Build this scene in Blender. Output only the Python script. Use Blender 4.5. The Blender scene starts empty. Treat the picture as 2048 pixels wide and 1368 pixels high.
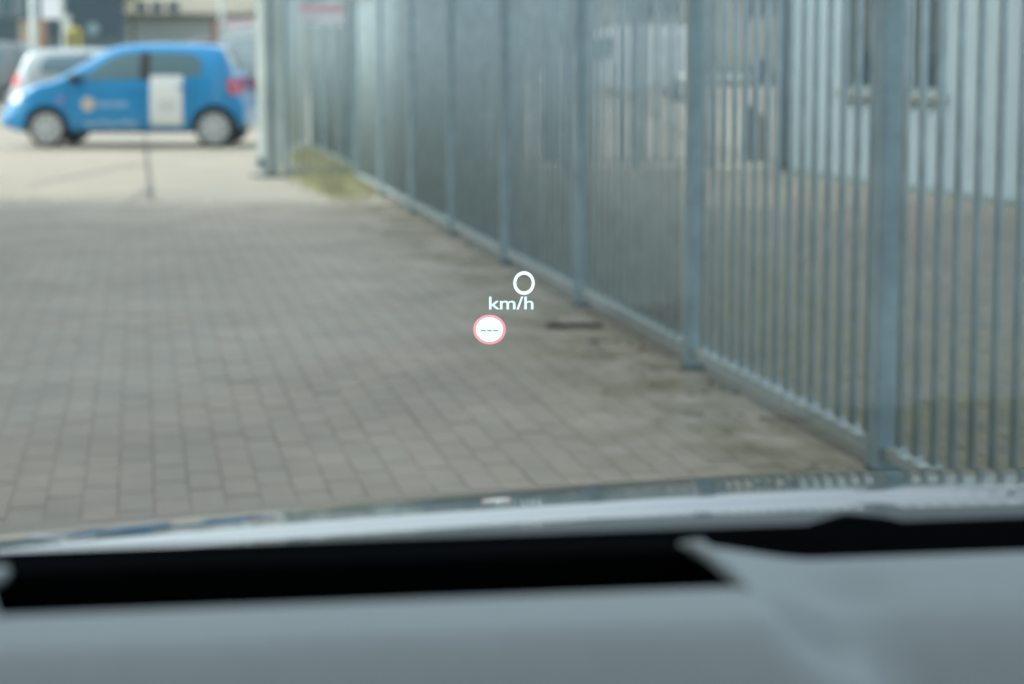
import bpy, bmesh, math, random
from mathutils import Vector, Matrix
from mathutils.bvhtree import BVHTree
random.seed(7)
scene = bpy.context.scene
COL = scene.collection
R = math.radians

# ------------------------------------------------------------------ camera
F = 3300.0            # focal length in photograph pixels (2048 wide)
EYE = 1.30
PITCH = R(5.0)
HORIZON = 118.0
SHIFT = (math.tan(PITCH) * F - (684 - HORIZON)) / 2048.0
cam_d = bpy.data.cameras.new('camera')
cam = bpy.data.objects.new('camera', cam_d); COL.objects.link(cam)
cam_d.sensor_width = 36; cam_d.lens = F / 2048 * 36
cam_d.shift_y = SHIFT
cam_d.clip_start = 0.02; cam_d.clip_end = 2000
cam.location = (0, 0, EYE); cam.rotation_euler = (math.pi / 2 - PITCH, 0, 0)
cam_d.dof.use_dof = True; cam_d.dof.focus_distance = 2.2; cam_d.dof.aperture_fstop = 3.4
scene.camera = cam

# ------------------------------------------------------------------ world, sun
world = bpy.data.worlds.new('World'); scene.world = world; world.use_nodes = True
nt = world.node_tree
SUN_EL, SUN_AZ = 44.0, -84.0          # azimuth from +Y towards +X
sky = nt.nodes.new('ShaderNodeTexSky'); sky.sky_type = 'NISHITA'; sky.sun_disc = False
sky.sun_elevation = R(SUN_EL); sky.sun_rotation = R(SUN_AZ)
sky.air_density = 1.0; sky.dust_density = 3.0; sky.ozone_density = 1.0; sky.altitude = 10
bg = nt.nodes['Background']; hs_ = nt.nodes.new('ShaderNodeHueSaturation'); hs_.inputs['Saturation'].default_value = .38
nt.links.new(sky.outputs[0], hs_.inputs['Color']); nt.links.new(hs_.outputs[0], bg.inputs[0]); bg.inputs[1].default_value = 0.15
sun_d = bpy.data.lights.new('sun', 'SUN'); sun_d.energy = 0.5; sun_d.angle = R(4.0); sun_d.color = (1.0, 0.93, 0.84)
sun = bpy.data.objects.new('sun', sun_d); COL.objects.link(sun)
sv = Vector((math.sin(R(SUN_AZ)) * math.cos(R(SUN_EL)), math.cos(R(SUN_AZ)) * math.cos(R(SUN_EL)), math.sin(R(SUN_EL))))
sun.rotation_euler = sv.to_track_quat('Z', 'Y').to_euler(); sun.location = (0, 0, 30)
vs = scene.view_settings; vs.view_transform = 'Standard'; vs.look = 'None'; vs.gamma = 1.0; vs.use_curve_mapping = False
vs.exposure = 1.62
scene.cycles.max_bounces = 8; scene.cycles.transparent_max_bounces = 16
scene.cycles.use_denoising = True; scene.cycles.caustics_reflective = False; scene.cycles.caustics_refractive = False

# ------------------------------------------------------------------ helpers
def ray(px, py):
    u = (px - 1024) / F; v = (684 - py) / F + SHIFT * 2048 / F
    c, s = math.cos(PITCH), math.sin(PITCH)
    return Vector((u, c + v * s, -s + v * c))
def G(px, py, z=0.0):
    d = ray(px, py); k = (z - EYE) / d.z
    return Vector((0, 0, EYE)) + d * k
def P(px, py, Y):
    d = ray(px, py); return Vector((0, 0, EYE)) + d * (Y / d.y)

def tag(o, label=None, cat=None, group=None, kind=None):
    for k, v in (('label', label), ('category', cat), ('group', group), ('kind', kind)):
        if v: o[k] = v
    return o
def empty(name, loc=(0, 0, 0), rz=0.0, **kw):
    o = bpy.data.objects.new(name, None); COL.objects.link(o)
    o.location = loc; o.rotation_euler = (0, 0, rz); o.empty_display_size = 0.2
    return tag(o, **kw)
def link(name, me, parent=None, loc=(0, 0, 0), rot=(0, 0, 0)):
    o = bpy.data.objects.new(name, me); COL.objects.link(o)
    o.location = loc; o.rotation_euler = rot
    if parent: o.parent = parent
    return o
class MB:
    def __init__(s): s.v = []; s.f = []
    def add(s, vs_, fs):
        b = len(s.v); s.v += [tuple(v) for v in vs_]; s.f += [tuple(b + i for i in f) for f in fs]; return s
    def box(s, x0, x1, y0, y1, z0, z1):
        return s.add([(x0,y0,z0),(x1,y0,z0),(x1,y1,z0),(x0,y1,z0),(x0,y0,z1),(x1,y0,z1),(x1,y1,z1),(x0,y1,z1)],
                     [(3,2,1,0),(4,5,6,7),(0,1,5,4),(1,2,6,5),(2,3,7,6),(3,0,4,7)])
    def cbox(s, x0, x1, y0, y1, z0, z1, c):   # chamfered top
        return s.add([(x0,y0,z0),(x1,y0,z0),(x1,y1,z0),(x0,y1,z0),(x0,y0,z1-c),(x1,y0,z1-c),(x1,y1,z1-c),(x0,y1,z1-c),
                      (x0+c,y0+c,z1),(x1-c,y0+c,z1),(x1-c,y1-c,z1),(x0+c,y1-c,z1)],
                     [(0,1,5,4),(1,2,6,5),(2,3,7,6),(3,0,4,7),(4,5,9,8),(5,6,10,9),(6,7,11,10),(7,4,8,11),(8,9,10,11)])
    def tube(s, pts, r, n=10, caps=True):
        pts = [Vector(p) for p in pts]; rings = []
        for i, p in enumerate(pts):
            t = (pts[min(i+1, len(pts)-1)] - pts[max(i-1, 0)]).normalized()
            a = Vector((0,0,1)) if abs(t.z) < .9 else Vector((1,0,0))
            u = t.cross(a).normalized(); w = t.cross(u)
            rr = r[i] if isinstance(r, (list, tuple)) else r
            rings.append([p + (u*math.cos(2*math.pi*k/n) + w*math.sin(2*math.pi*k/n))*rr for k in range(n)])
        vs_ = [q for rg in rings for q in rg]; fs = []
        for i in range(len(pts)-1):
            for k in range(n):
                fs.append((i*n+k, i*n+(k+1)%n, (i+1)*n+(k+1)%n, (i+1)*n+k))
        if caps: fs += [tuple(range(n))[::-1], tuple((len(pts)-1)*n+k for k in range(n))]
        return s.add(vs_, fs)
    def disc(s, cx, y, cz, r, n=24, t=0.004, rz=None):   # disc in the XZ plane
        rz = rz or r
        a = [(cx+r*math.cos(2*math.pi*k/n), y, cz+rz*math.sin(2*math.pi*k/n)) for k in range(n)]
        b = [(x, y-t, z) for x, _, z in a]
        return s.add(a+b, [tuple(range(n))[::-1], tuple(range(n, 2*n))] + [(k, (k+1)%n, n+(k+1)%n, n+k) for k in range(n)])
    def ring(s, cx, y, cz, r0, r1, n=40, t=0.002, k0=1.0):
        vs_ = []
        for r in (r0, r1):
            for yy in (y, y-t):
                vs_ += [(cx+r*k0*math.cos(2*math.pi*k/n), yy, cz+r*math.sin(2*math.pi*k/n)) for k in range(n)]
        fs = []
        for k in range(n):
            j = (k+1) % n
            fs += [(n+k, n+j, 3*n+j, 3*n+k), (k, 2*n+k, 2*n+j, j), (k, j, n+j, n+k), (2*n+k, 3*n+k, 3*n+j, 2*n+j)]
        return s.add(vs_, fs)
    def grid(s, pts, skip=None):      # pts[i][j]
        n, m = len(pts), len(pts[0])
        fs = [(i*m+j, i*m+j+1, (i+1)*m+j+1, (i+1)*m+j) for i in range(n-1) for j in range(m-1) if not (skip and skip(i, j))]
        return s.add([q for r_ in pts for q in r_], fs)
    def mesh(s, name, mat, smooth=False):
        me = bpy.data.meshes.new(name); me.from_pydata(s.v, [], s.f); me.validate()
        if mat: me.materials.append(mat)
        bm = bmesh.new(); bm.from_mesh(me); bmesh.ops.recalc_face_normals(bm, faces=bm.faces); bm.to_mesh(me); bm.free()
        if smooth:
            me.polygons.foreach_set('use_smooth', [True]*len(me.polygons))
        return me
    def build(s, name, mat, parent=None, loc=(0,0,0), rz=0, smooth=False):
        return link(name, s.mesh(name, mat, smooth), parent, loc, (0,0,rz))

def mat(name, col, rough=0.6, metal=0.0, var=0.0, scale=6.0, bump=0.0, bscale=60.0, coat=0.0, rnd=0.0, col2=None, spec=0.5, emit=None, estr=1.0):
    m = bpy.data.materials.new(name); m.use_nodes = True; n = m.node_tree.nodes; l = m.node_tree.links
    b = n['Principled BSDF']; b.inputs['Roughness'].default_value = rough; b.inputs['Metallic'].default_value = metal
    b.inputs['Specular IOR Level'].default_value = spec; b.inputs['Coat Weight'].default_value = coat; b.inputs['Coat Roughness'].default_value = 0.03
    b.inputs['Base Color'].default_value = (*col, 1)
    tc = n.new('ShaderNodeTexCoord')
    if var or col2:
        nz = n.new('ShaderNodeTexNoise'); nz.inputs['Scale'].default_value = scale; nz.inputs['Detail'].default_value = 6
        nz.inputs['Roughness'].default_value = 0.65
        geo = n.new('ShaderNodeNewGeometry'); l.new(geo.outputs['Position'], nz.inputs['Vector'])
        rp = n.new('ShaderNodeValToRGB'); l.new(nz.outputs['Fac'], rp.inputs[0])
        c2 = col2 or tuple(min(1, c*(1+var)) for c in col); c1 = col if col2 else tuple(c*(1-var) for c in col)
        rp.color_ramp.elements[0].position = 0.35; rp.color_ramp.elements[1].position = 0.65
        rp.color_ramp.elements[0].color = (*c1, 1); rp.color_ramp.elements[1].color = (*c2, 1)
        out = rp.outputs[0]
        if rnd:
            out = add_random(n, l, out, rnd)
        l.new(out, b.inputs['Base Color'])
        mr = n.new('ShaderNodeMapRange'); mr.inputs['To Min'].default_value = max(0, rough-.08); mr.inputs['To Max'].default_value = min(1, rough+.08)
        l.new(nz.outputs['Fac'], mr.inputs['Value'])
        if rough > .15: l.new(mr.outputs[0], b.inputs['Roughness'])
    if bump:
        nb = n.new('ShaderNodeTexNoise'); nb.inputs['Scale'].default_value = bscale; nb.inputs['Detail'].default_value = 4
        l.new(tc.outputs['Object'], nb.inputs['Vector'])
        bp = n.new('ShaderNodeBump'); bp.inputs['Strength'].default_value = bump; bp.inputs['Distance'].default_value = 0.01
        l.new(nb.outputs['Fac'], bp.inputs['Height']); l.new(bp.outputs[0], b.inputs['Normal'])
    if emit:
        b.inputs['Emission Color'].default_value = (*emit, 1); b.inputs['Emission Strength'].default_value = estr
    return m
def add_random(n, l, colout, amt, hue=0.0):
    oi = n.new('ShaderNodeObjectInfo'); at = n.new('ShaderNodeAttribute'); at.attribute_name = 'rnd'
    ad = n.new('ShaderNodeMath'); ad.operation = 'ADD'; l.new(oi.outputs['Random'], ad.inputs[0]); l.new(at.outputs['Fac'], ad.inputs[1])
    fr = n.new('ShaderNodeMath'); fr.operation = 'FRACT'; l.new(ad.outputs[0], fr.inputs[0])
    rp = n.new('ShaderNodeValToRGB'); l.new(fr.outputs[0], rp.inputs[0])
    e = rp.color_ramp.elements
    e[0].color = (1-amt, 1-amt, 1-amt*1.05, 1); e[1].color = (1+amt*.6, 1+amt*.3, 1+amt*.1, 1)
    e.new(0.35).color = (1-amt*.2, 1, 1+amt*.2, 1); e.new(0.7).color = (1+amt*.45, 1-amt*.05, 1-amt*.15, 1)
    mx = n.new('ShaderNodeMix'); mx.data_type = 'RGBA'; mx.blend_type = 'MULTIPLY'; mx.inputs[0].default_value = 1
    l.new(colout, mx.inputs[6]); l.new(rp.outputs[0], mx.inputs[7])
    return mx.outputs[2]

# fence axis: derived from the row of post feet
A_ = G(1385, 735); B_ = G(912, 471.9)
T_ = (A_.x - B_.x) / (A_.y - B_.y)            # dX per metre of Y  (negative)
FC = A_.x - T_ * A_.y                          # lateral offset of the fence at Y=0
FANG = math.atan2(-T_, 1)                      # rotation about z so that local +y runs along the fence
def fence_pt(Y, off=0.0): return Vector((FC + off + T_ * Y, Y, 0))
print('fence c', FC, 't', T_)

def moss_mix(n, l, colout, moss, centre, width):
    """green-brown moss where damp collects along the foot of the fence (world distance from the fence line)"""
    geo = n.new('ShaderNodeNewGeometry'); sp = n.new('ShaderNodeSeparateXYZ'); l.new(geo.outputs['Position'], sp.inputs[0])
    m1 = n.new('ShaderNodeMath'); m1.operation = 'MULTIPLY_ADD'; l.new(sp.outputs[1], m1.inputs[0]); m1.inputs[1].default_value = -T_
    l.new(sp.outputs[0], m1.inputs[2])
    m2 = n.new('ShaderNodeMath'); m2.operation = 'SUBTRACT'; l.new(m1.outputs[0], m2.inputs[0]); m2.inputs[1].default_value = FC + centre
    m3 = n.new('ShaderNodeMath'); m3.operation = 'ABSOLUTE'; l.new(m2.outputs[0], m3.inputs[0])
    mr = n.new('ShaderNodeMapRange'); mr.inputs['From Min'].default_value = 0; mr.inputs['From Max'].default_value = width
    mr.inputs['To Min'].default_value = 1; mr.inputs['To Max'].default_value = 0; l.new(m3.outputs[0], mr.inputs['Value'])
    nz = n.new('ShaderNodeTexNoise'); nz.inputs['Scale'].default_value = 3.0; nz.inputs['Detail'].default_value = 7; l.new(geo.outputs['Position'], nz.inputs['Vector'])
    r2 = n.new('ShaderNodeMapRange'); r2.inputs['From Min'].default_value = .38; r2.inputs['From Max'].default_value = .6; l.new(nz.outputs['Fac'], r2.inputs['Value'])
    mu = n.new('ShaderNodeMath'); mu.operation = 'MULTIPLY'; l.new(mr.outputs[0], mu.inputs[0]); l.new(r2.outputs[0], mu.inputs[1]); mu.use_clamp = True
    mx = n.new('ShaderNodeMix'); mx.data_type = 'RGBA'; l.new(mu.outputs[0], mx.inputs[0]); l.new(colout, mx.inputs[6]); mx.inputs[7].default_value = (*moss, 1)
    return mx.outputs[2]
def paving_mat(name, col, amt, moss, centre, width, rough=.75):
    m = mat(name, col, rough, var=.14, scale=1.3, bump=.35, bscale=90, rnd=amt)
    n, l = m.node_tree.nodes, m.node_tree.links; b = n['Principled BSDF']
    src = b.inputs['Base Color'].links[0].from_socket
    l.new(moss_mix(n, l, src, moss, centre, width), b.inputs['Base Color'])
    return m
M = {}
M['brick'] = paving_mat('paving_brick', (.372, .326, .262), .055, (.19, .175, .105), -.25, .75)
M['joint'] = paving_mat('joint_sand', (.33, .29, .235), .0, (.16, .15, .09), -.25, .75, .95)
M['yard'] = paving_mat('yard_brick', (.175, .17, .14), .20, (.17, .17, .09), .9, 1.6)
M['yjoint'] = mat('yard_joint', (.10, .105, .07), .95, var=.3, scale=5)
M['concrete'] = mat('lot_concrete', (.35, .312, .25), .85, var=.10, scale=.8, bump=.2, bscale=40, rnd=.05)
M['tar'] = mat('joint_tar', (.21, .20, .185), .8, var=.2, scale=9)
M['earth'] = mat('ground_earth', (.22, .20, .16), .95, var=.15, scale=.4, bump=.3)
M['steel'] = mat('galvanised_steel', (.28, .385, .425), .6, metal=.0, var=.16, scale=9, bump=.1, bscale=150)
M['bar'] = mat('zinc_bar', (.38, .475, .50), .6, var=.16, scale=9, bump=.1, bscale=150)
M['steel_dark'] = mat('weathered_steel', (.13, .17, .19), .5, metal=.2, var=.2, scale=12)
M['steel_rail'] = mat('rail_steel', (.40, .46, .46), .45, metal=.2, var=.15, scale=14)
M['pale_steel'] = mat('pale_steel', (.62, .69, .66), .45, metal=.15, var=.1, scale=4)
M['rust'] = mat('rubber_foot', (.03, .04, .045), .7, var=.2)
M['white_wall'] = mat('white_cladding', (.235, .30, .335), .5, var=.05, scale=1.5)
M['sill'] = mat('stone_sill', (.17, .185, .165), .7, var=.1, scale=10)
M['glass'] = mat('window_glass', (.03, .045, .05), .06, spec=.6)
M['frame'] = mat('window_frame', (.20, .26, .28), .4)
M['beige'] = mat('beige_brickwork', (.40, .36, .29), .85, var=.08, scale=1.2)
M['slate'] = mat('slate_cladding', (.055, .095, .12), .6, var=.06, scale=.6)
M['slate2'] = mat('slate_plinth', (.10, .15, .16), .6, var=.10, scale=.8)
M['pale_wall'] = mat('pale_render', (.62, .66, .60), .7, var=.06, scale=.5)
M['roof'] = mat('roof_tile', (.30, .28, .22), .8, var=.2, scale=1.5)
M['tan'] = mat('tan_brick', (.42, .35, .27), .8, var=.2, scale=3)
M['orange'] = mat('orange_brown', (.40, .16, .06), .7, var=.1)
M['yellow'] = mat('yellow_paint', (.55, .45, .06), .45, var=.1, scale=8)
M['signwhite'] = mat('sign_white', (.88, .90, .92), .4, var=.02)
M['signgrey'] = mat('sign_grey', (.66, .70, .76), .5)
M['red'] = mat('sign_red', (.78, .50, .56), .5)
M['leaf'] = mat('leaf', (.075, .11, .03), .6, var=.35, scale=6)
M['grass'] = mat('grass_blade', (.44, .43, .25), .7, var=.35, scale=3)
M['bark'] = mat('bark', (.12, .09, .06), .9, var=.2)
M['blue'] = mat('blue_car_paint', (.000, .24, .53), .3, coat=.5, spec=.5)
M['silver'] = mat('silver_car_paint', (.40, .45, .47), .3, metal=.3, coat=.6)
M['darkpaint'] = mat('dark_car_paint', (.10, .075, .075), .35, coat=.5)
M['greypaint'] = mat('grey_car_paint', (.16, .19, .20), .3, coat=.6)
M['white_paint'] = mat('white_van_paint', (.72, .75, .76), .35, coat=.5)
M['carglass'] = mat('car_glass', (.10, .18, .21), .05, spec=.8)
M['rubber'] = mat('tyre_rubber', (.018, .02, .022), .8, var=.1)
M['rim'] = mat('wheel_cover', (.52, .55, .56), .35, metal=.4)
M['black'] = mat('black_plastic', (.012, .014, .016), .6)
M['redlamp'] = mat('red_lamp', (.62, .02, .03), .15, coat=.8)
M['clearlamp'] = mat('clear_lamp', (.75, .78, .76), .12, coat=.8)
M['sticker'] = mat('white_sticker', (.78, .80, .77), .45)
M['sticker_pale'] = mat('pale_blue_print', (.38, .58, .78), .45)
M['sticker_grey'] = mat('grey_print', (.56, .60, .61), .5)
M['sticker_cream'] = mat('cream_print', (.62, .55, .50), .5)
M['sticker_orange'] = mat('orange_print', (.70, .44, .33), .5)
M['sticker_pink'] = mat('violet_print', (.22, .22, .50), .5)
M['hood'] = mat('bonnet_paint', (.018, .028, .033), .15, metal=.0, coat=1.0, spec=.6)
M['dash'] = mat('dashboard_leather', (.245, .283, .288), .55, var=.03, scale=30, bump=.12, bscale=500, spec=.5)
M['headliner'] = mat('headliner_cloth', (.35, .35, .34), .9)
M['soft_black'] = mat('black_trim', (.006, .007, .008), .75, spec=.2)
M['felt'] = mat('matt_black_trim', (.0025, .003, .0035), 1.0, spec=0.0)
M['dark_trim'] = mat('dark_grey_trim', (.03, .036, .04), .55)

# ================================================================== GROUND
ground = MB().grid([[(-600, -200, -.06), (600, -200, -.06)], [(-600, 900, -.06), (600, 900, -.06)]]).build('ground', M['earth'])
tag(ground, kind='structure')

BOUND = G(300, 402).y
# --- near brick paving
def brick_mesh(name, material, w, l_, h=.05):
    return MB().cbox(-w/2, w/2, -l_/2, l_/2, -h, 0, .0020).mesh(name, material)
def set_rnd(me, vals, per):
    a = me.attributes.new('rnd', 'FLOAT', 'FACE')
    out = [0.0]*len(me.polygons)
    for i in range(len(out)): out[i] = vals[i // per] if i // per < len(vals) else 0
    a.data.foreach_set('value', out)
def lay_bricks(parent, material, umin, umax, vmin, vmax, keep, n_parts, seen, bw=.1035, bl=.207, gap=.003, tilt=.002):
    """u across, v along the fence axis; local frame rotated by FANG"""
    ca, sa = math.cos(FANG), math.sin(FANG)
    cells = []
    iu = int((umax-umin)/bw)
    for i in range(iu):
        u = umin + (i+.5)*bw
        off = bl/2 if i % 2 else 0
        for j in range(-1, int((vmax-vmin)/bl)+1):
            v = vmin + j*bl + off + bl/2
            x, y = u*ca - v*sa, u*sa + v*ca
            if keep(x, y): cells.append((x, y))
    vis = sorted([c for c in cells if seen(*c)], key=lambda c: c[0]**2 + c[1]**2)
    parts = set(vis[:n_parts])
    me = brick_mesh('brick', material, bw-gap, bl-gap*3.3)
    st = MB(); vals = []
    for (x, y) in cells:
        rz = FANG + random.gauss(0, .006); dz = random.gauss(0, .0009); tx, ty = random.gauss(0, tilt), random.gauss(0, tilt)
        if (x, y) in parts:
            o = link('brick', me, parent, (x, y, dz), (tx, ty, rz))
        else:
            c, s = math.cos(rz), math.sin(rz); w, l2 = (bw-gap)/2, (bl-gap*3.3)/2; ch = .0020; b = len(st.v)
            for (q, zz) in ((0, -.012), (0, -ch), (ch, 0)):
                for (a, bb) in ((-1,-1),(1,-1),(1,1),(-1,1)):
                    lx, ly = a*(w-q), bb*(l2-q)
                    st.v.append((x+lx*c-ly*s, y+lx*s+ly*c, dz+zz+lx*ty-ly*tx))
            for r_ in range(2):
                for k in range(4):
                    st.f.append((b+r_*4+k, b+r_*4+(k+1)%4, b+r_*4+4+(k+1)%4, b+r_*4+4+k))
            st.f.append((b+8, b+9, b+10, b+11)); vals.append(random.random())
    me2 = bpy.data.meshes.new('brick_field'); me2.from_pydata(st.v, [], st.f); me2.materials.append(material); set_rnd(me2, vals, 9)
    o = link('brick_field', me2, parent); o['kind'] = 'stuff'
    return len(cells), len(parts)

ca, sa = math.cos(FANG), math.sin(FANG)
fu = FC*ca                                     # u coordinate of the fence line
def poly_sheet(name, pts, z, m): return MB().add([(x, y, z) for x, y in pts], [tuple(range(len(pts)))]).build(name, m)
pav = poly_sheet('pavement', [(-14, -6), (fence_pt(-6).x, -6), (fence_pt(BOUND).x, BOUND), (-14, BOUND)], -.0035, M['joint'])
tag(pav, kind='structure')
def frust(x, y, m=0.02): return abs(x) < (.3103+m)*y
seen1 = lambda x, y: abs(x) < .3103*y and y > 4.45 + .16*(x+.8) and y < BOUND
print('bricks', lay_bricks(pav, M['brick'], -9.5, fu, 2.0, 17.5,
      lambda x, y: y < BOUND-.03 and y > 2.6 and x > -7 and x < fence_pt(y).x-.03 and abs(x) < .5*y+1.2, 300, seen1))
# --- yard behind the fence
yard = poly_sheet('yard', [(fence_pt(-6).x, -6), (16, -6), (16, 19.4), (fence_pt(19.4).x, 19.4)], -.012, M['yjoint'])
tag(yard, kind='structure')
seen2 = lambda x, y: abs(x) < .3103*y and y > 4.3 and x > fence_pt(y).x + .15 and x > 0.27*y*.7
WALL_A, WALL_B = G(1560, 342), G(2048, 414)
def wall_x(y): return WALL_A.x + (y-WALL_A.y)*(WALL_B.x-WALL_A.x)/(WALL_B.y-WALL_A.y)
print('yard', lay_bricks(yard, M['yard'], fu, 7.6, 2.6, 21.5,
      lambda x, y: y < 19.3 and y > 3.2 and x > fence_pt(y).x + .05 and x < wall_x(y) and abs(x) < .45*y+1.0, 240, seen2, bw=.1035, bl=.207, tilt=.01))
# --- pale concrete lot beyond
lot = poly_sheet('parking_lot', [(-60, BOUND+.01), (fence_pt(BOUND).x, BOUND+.01), (fence_pt(19.4).x, 19.41), (60, 19.41), (60, 120), (-60, 120)], -.03, M['tar'])
tag(lot, kind='structure')
jc = G(300, 370); jc_u = jc.x*ca + jc.y*sa
slab_parts = []
SU, SV = 4.2, 5.0
smb = MB(); svals = []
for i in range(-6, 9):
    for j in range(2, 18):
        u0, u1 = jc_u + i*SU, jc_u + (i+1)*SU; v0, v1 = BOUND*ca*1.0 + (j-3)*SV, BOUND*ca + (j-2)*SV
        g_ = .022
        q = [(u0+g_, v0+g_), (u1-g_, v0+g_), (u1-g_, v1-g_), (u0+g_, v1-g_)]
        w = [Vector((a*ca - b*sa, a*sa + b*ca)) for a, b in q]
        cc = sum(w, Vector((0, 0)))/4
        # clip to the lot: keep the part with y > BOUND and outside the yard
        def clip(poly, f):
            out = []
            for a, b in zip(poly, poly[1:]+poly[:1]):
                fa, fb = f(a), f(b)
                if fa >= 0: out.append(a)
                if (fa >= 0) != (fb >= 0): out.append(a + (b-a)*(fa/(fa-fb)))
            return out
        w = clip(w, lambda p: p.y-(BOUND+.02))
        if len(w) < 3: continue
        if cc.y < 21 and cc.x > fence_pt(cc.y).x - 2.2:
            yy = 19.45
            left = clip(w, lambda p: fence_pt(p.y).x+.2-p.x); right = clip(clip(w, lambda p: p.y-yy), lambda p: p.x-fence_pt(p.y).x-.2)
            polys = [left, right]
        else: polys = [w]
        for w in polys:
            if len(w) < 3: continue
            n_ = len(w)
            vsx = [(p.x, p.y, -.002) for p in w] + [(p.x, p.y, -.05) for p in w]
            fs = [tuple(range(n_))] + [(k, n_+k, n_+(k+1)%n_, (k+1)%n_) for k in range(n_)]
            if cc.y < 45 and abs(cc.x) < .45*cc.y+3:
                MB().add(vsx, fs).build('concrete_slab', M['concrete'], lot)
            else: smb.add(vsx, fs)
if smb.v: tag(smb.build('slab_field', M['concrete'], lot), kind='stuff')
# tar repair lines on the concrete
crk = MB()
pts = [G(x, y) for x, y in ((60, 372), (130, 357), (200, 342), (262, 330), (300, 326))]
for a, b in zip(pts, pts[1:]):
    d = (b-a).normalized(); nn = Vector((-d.y, d.x, 0))*.035
    crk.add([(p.x, p.y, .002) for p in (a-nn, b-nn, b+nn, a+nn)], [(0, 1, 2, 3)])
pts = [G(x, y) for x, y in ((301, 366), (296, 378), (284, 389), (262, 399))]
for a, b in zip(pts, pts[1:]):
    d = (b-a).normalized(); nn = Vector((-d.y, d.x, 0))*.035
    crk.add([(p.x, p.y, .003) for p in (a-nn, b-nn, b+nn, a+nn)], [(0, 1, 2, 3)])
crk.build('tar_seam', M['tar'], lot)

# ================================================================== OFF-FRAME HALL ADDED TO THROW SHADE ON THE NEAR PAVING
hall = empty('shade_hall', (-9, 4, 0), label='tall unseen beige brick hall added left of the driveway to shade the near paving', cat='building')
HX = -8.0
edgeY = BOUND + 0.0 + (sv.y/ -sv.x)*0   # far end of the hall
hy1 = BOUND - (-(HX) - 3.0) * (-sv.y / -sv.x) * -1 * 0 - 0.0
slope = sv.y / sv.x                      # shadow edge direction on the ground
hy1 = BOUND + slope * (HX + 3.4)         # edge passes the boundary at x=-3.4
MB().box(HX-10-hall.location.x, HX-hall.location.x, -40-4, hy1-4, 0, 14).build('wall', M['beige'], hall)
MB().box(HX-10.3-hall.location.x, HX+.2-hall.location.x, -40.2-4, hy1+.0-4, 14.003, 14.3).build('roof', M['slate2'], hall)
for k in range(5):
    w = MB().box(0, .06, -1.2, 1.2, 0, 1.6).build('window', M['frame'], hall, (HX+.003-hall.location.x, -30+k*8-4, 3.0))
    MB().box(.061, .07, -1.1, 1.1, .1, 1.5).build('pane', M['glass'], w)

# ================================================================== FENCES
bar_me = {}
def bar_mesh(r, h, m):
    k = (r, h, m.name)
    if k not in bar_me: bar_me[k] = MB().tube([(0,0,0),(0,0,h)], r, 8).mesh('bar', m, True)
    return bar_me[k]
def bar_fence(name, label, cat, p0, p1, n_panels, n_bars, height=2.1, post=.07, barw=.0125, group=None, post_h=None, foot=True, m=None, railm=None,
              skip_first=False, end_post=True, rail_z=.075, base=0.0, parts=True, keep=None, postm=None):
    m = m or M['bar']; railm = railm or M['steel_rail']; postm = postm or M['steel']
    d = Vector(p1) - Vector(p0); L = d.length; ang = math.atan2(d.y, d.x)
    e = empty(name, p0, ang, label=label, cat=cat, group=group or ('steel bar fences' if name == 'bar_fence' else None))
    w = L/n_panels
    pm = MB().box(-post/2, post/2, -post/2, post/2, 0, post_h or height+.05).mesh('fence_post', postm)
    bv = bmesh.new(); bv.from_mesh(pm); bmesh.ops.bevel(bv, geom=[x for x in bv.edges], offset=.004, segments=1, affect='EDGES'); bv.to_mesh(pm); bv.free()
    fm = MB().box(-post*.53, post*.53, -post*.53, post*.53, 0, .022).mesh('foot_sleeve', M['steel_dark'])
    for i in range(n_panels + 1):
        if (i == 0 and skip_first) or (i == n_panels and not end_post): continue
        po = link('fence_post', pm, e, (i*w, 0, base))
        if foot: link('foot_sleeve', fm, po, (0, 0, .0))
    for i in range(n_panels):
        x0, x1 = i*w + post/2+.004, (i+1)*w - post/2-.004
        MB().box(x0, x1, -.02, .02, rail_z-.018+base, rail_z+.018+base).build('bottom_rail', railm, e)
        MB().box(x0, x1, -.02, .02, height-.12+base, height-.084+base).build('top_rail', railm, e)
        for k in range(1, n_bars):
            link('bar', bar_mesh(barw, height-rail_z-.018+.0, m), e, (i*w + k*w/n_bars, random.gauss(0, .001), rail_z+.0185+base), (0, 0, 0))
        # weld collars where bars meet the bottom rail
        wb = MB()
        for k in range(1, n_bars):
            xx = i*w + k*w/n_bars
            wb.cbox(xx-.019, xx+.019, -.024, .019, rail_z+.019+base, rail_z+.030+base, .004)
        o = wb.build('bar_collars', railm, e); o['kind'] = 'stuff'
    return e
# main fence along the driveway: the post at x=1385 px is the anchor, spacing from the photo
Yp = [G(x, 118+(x-275)/1.8).y for x in (1765, 1385, 1165, 1015, 907, 828)]
spac = (Yp[5]-Yp[0])/5; print('posts', Yp, 'spacing', spac)
y0 = Yp[0]
END_Y = G(722, 118+(722-275)/1.8).y
n_pan = 8
y_start = y0 - spac*1
main_fence = bar_fence('bar_fence', 'long blue-grey steel bar fence running back along the right of the brick driveway', 'fence',
    fence_pt(y_start), fence_pt(y_start + spac*n_pan), n_pan, 16, 2.05, .075)
# continuation, set a little to the right, behind the grass
f2a = G(718, 350); f2b = G(625, 303)
bar_fence('bar_fence', 'far grey bar fence behind the yellow grass, with the pink and white sign', 'fence',
    f2a, f2b, 3, 16, 2.1, .07, m=mat('far_bar', (.22, .285, .30), .6, var=.1))
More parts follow.
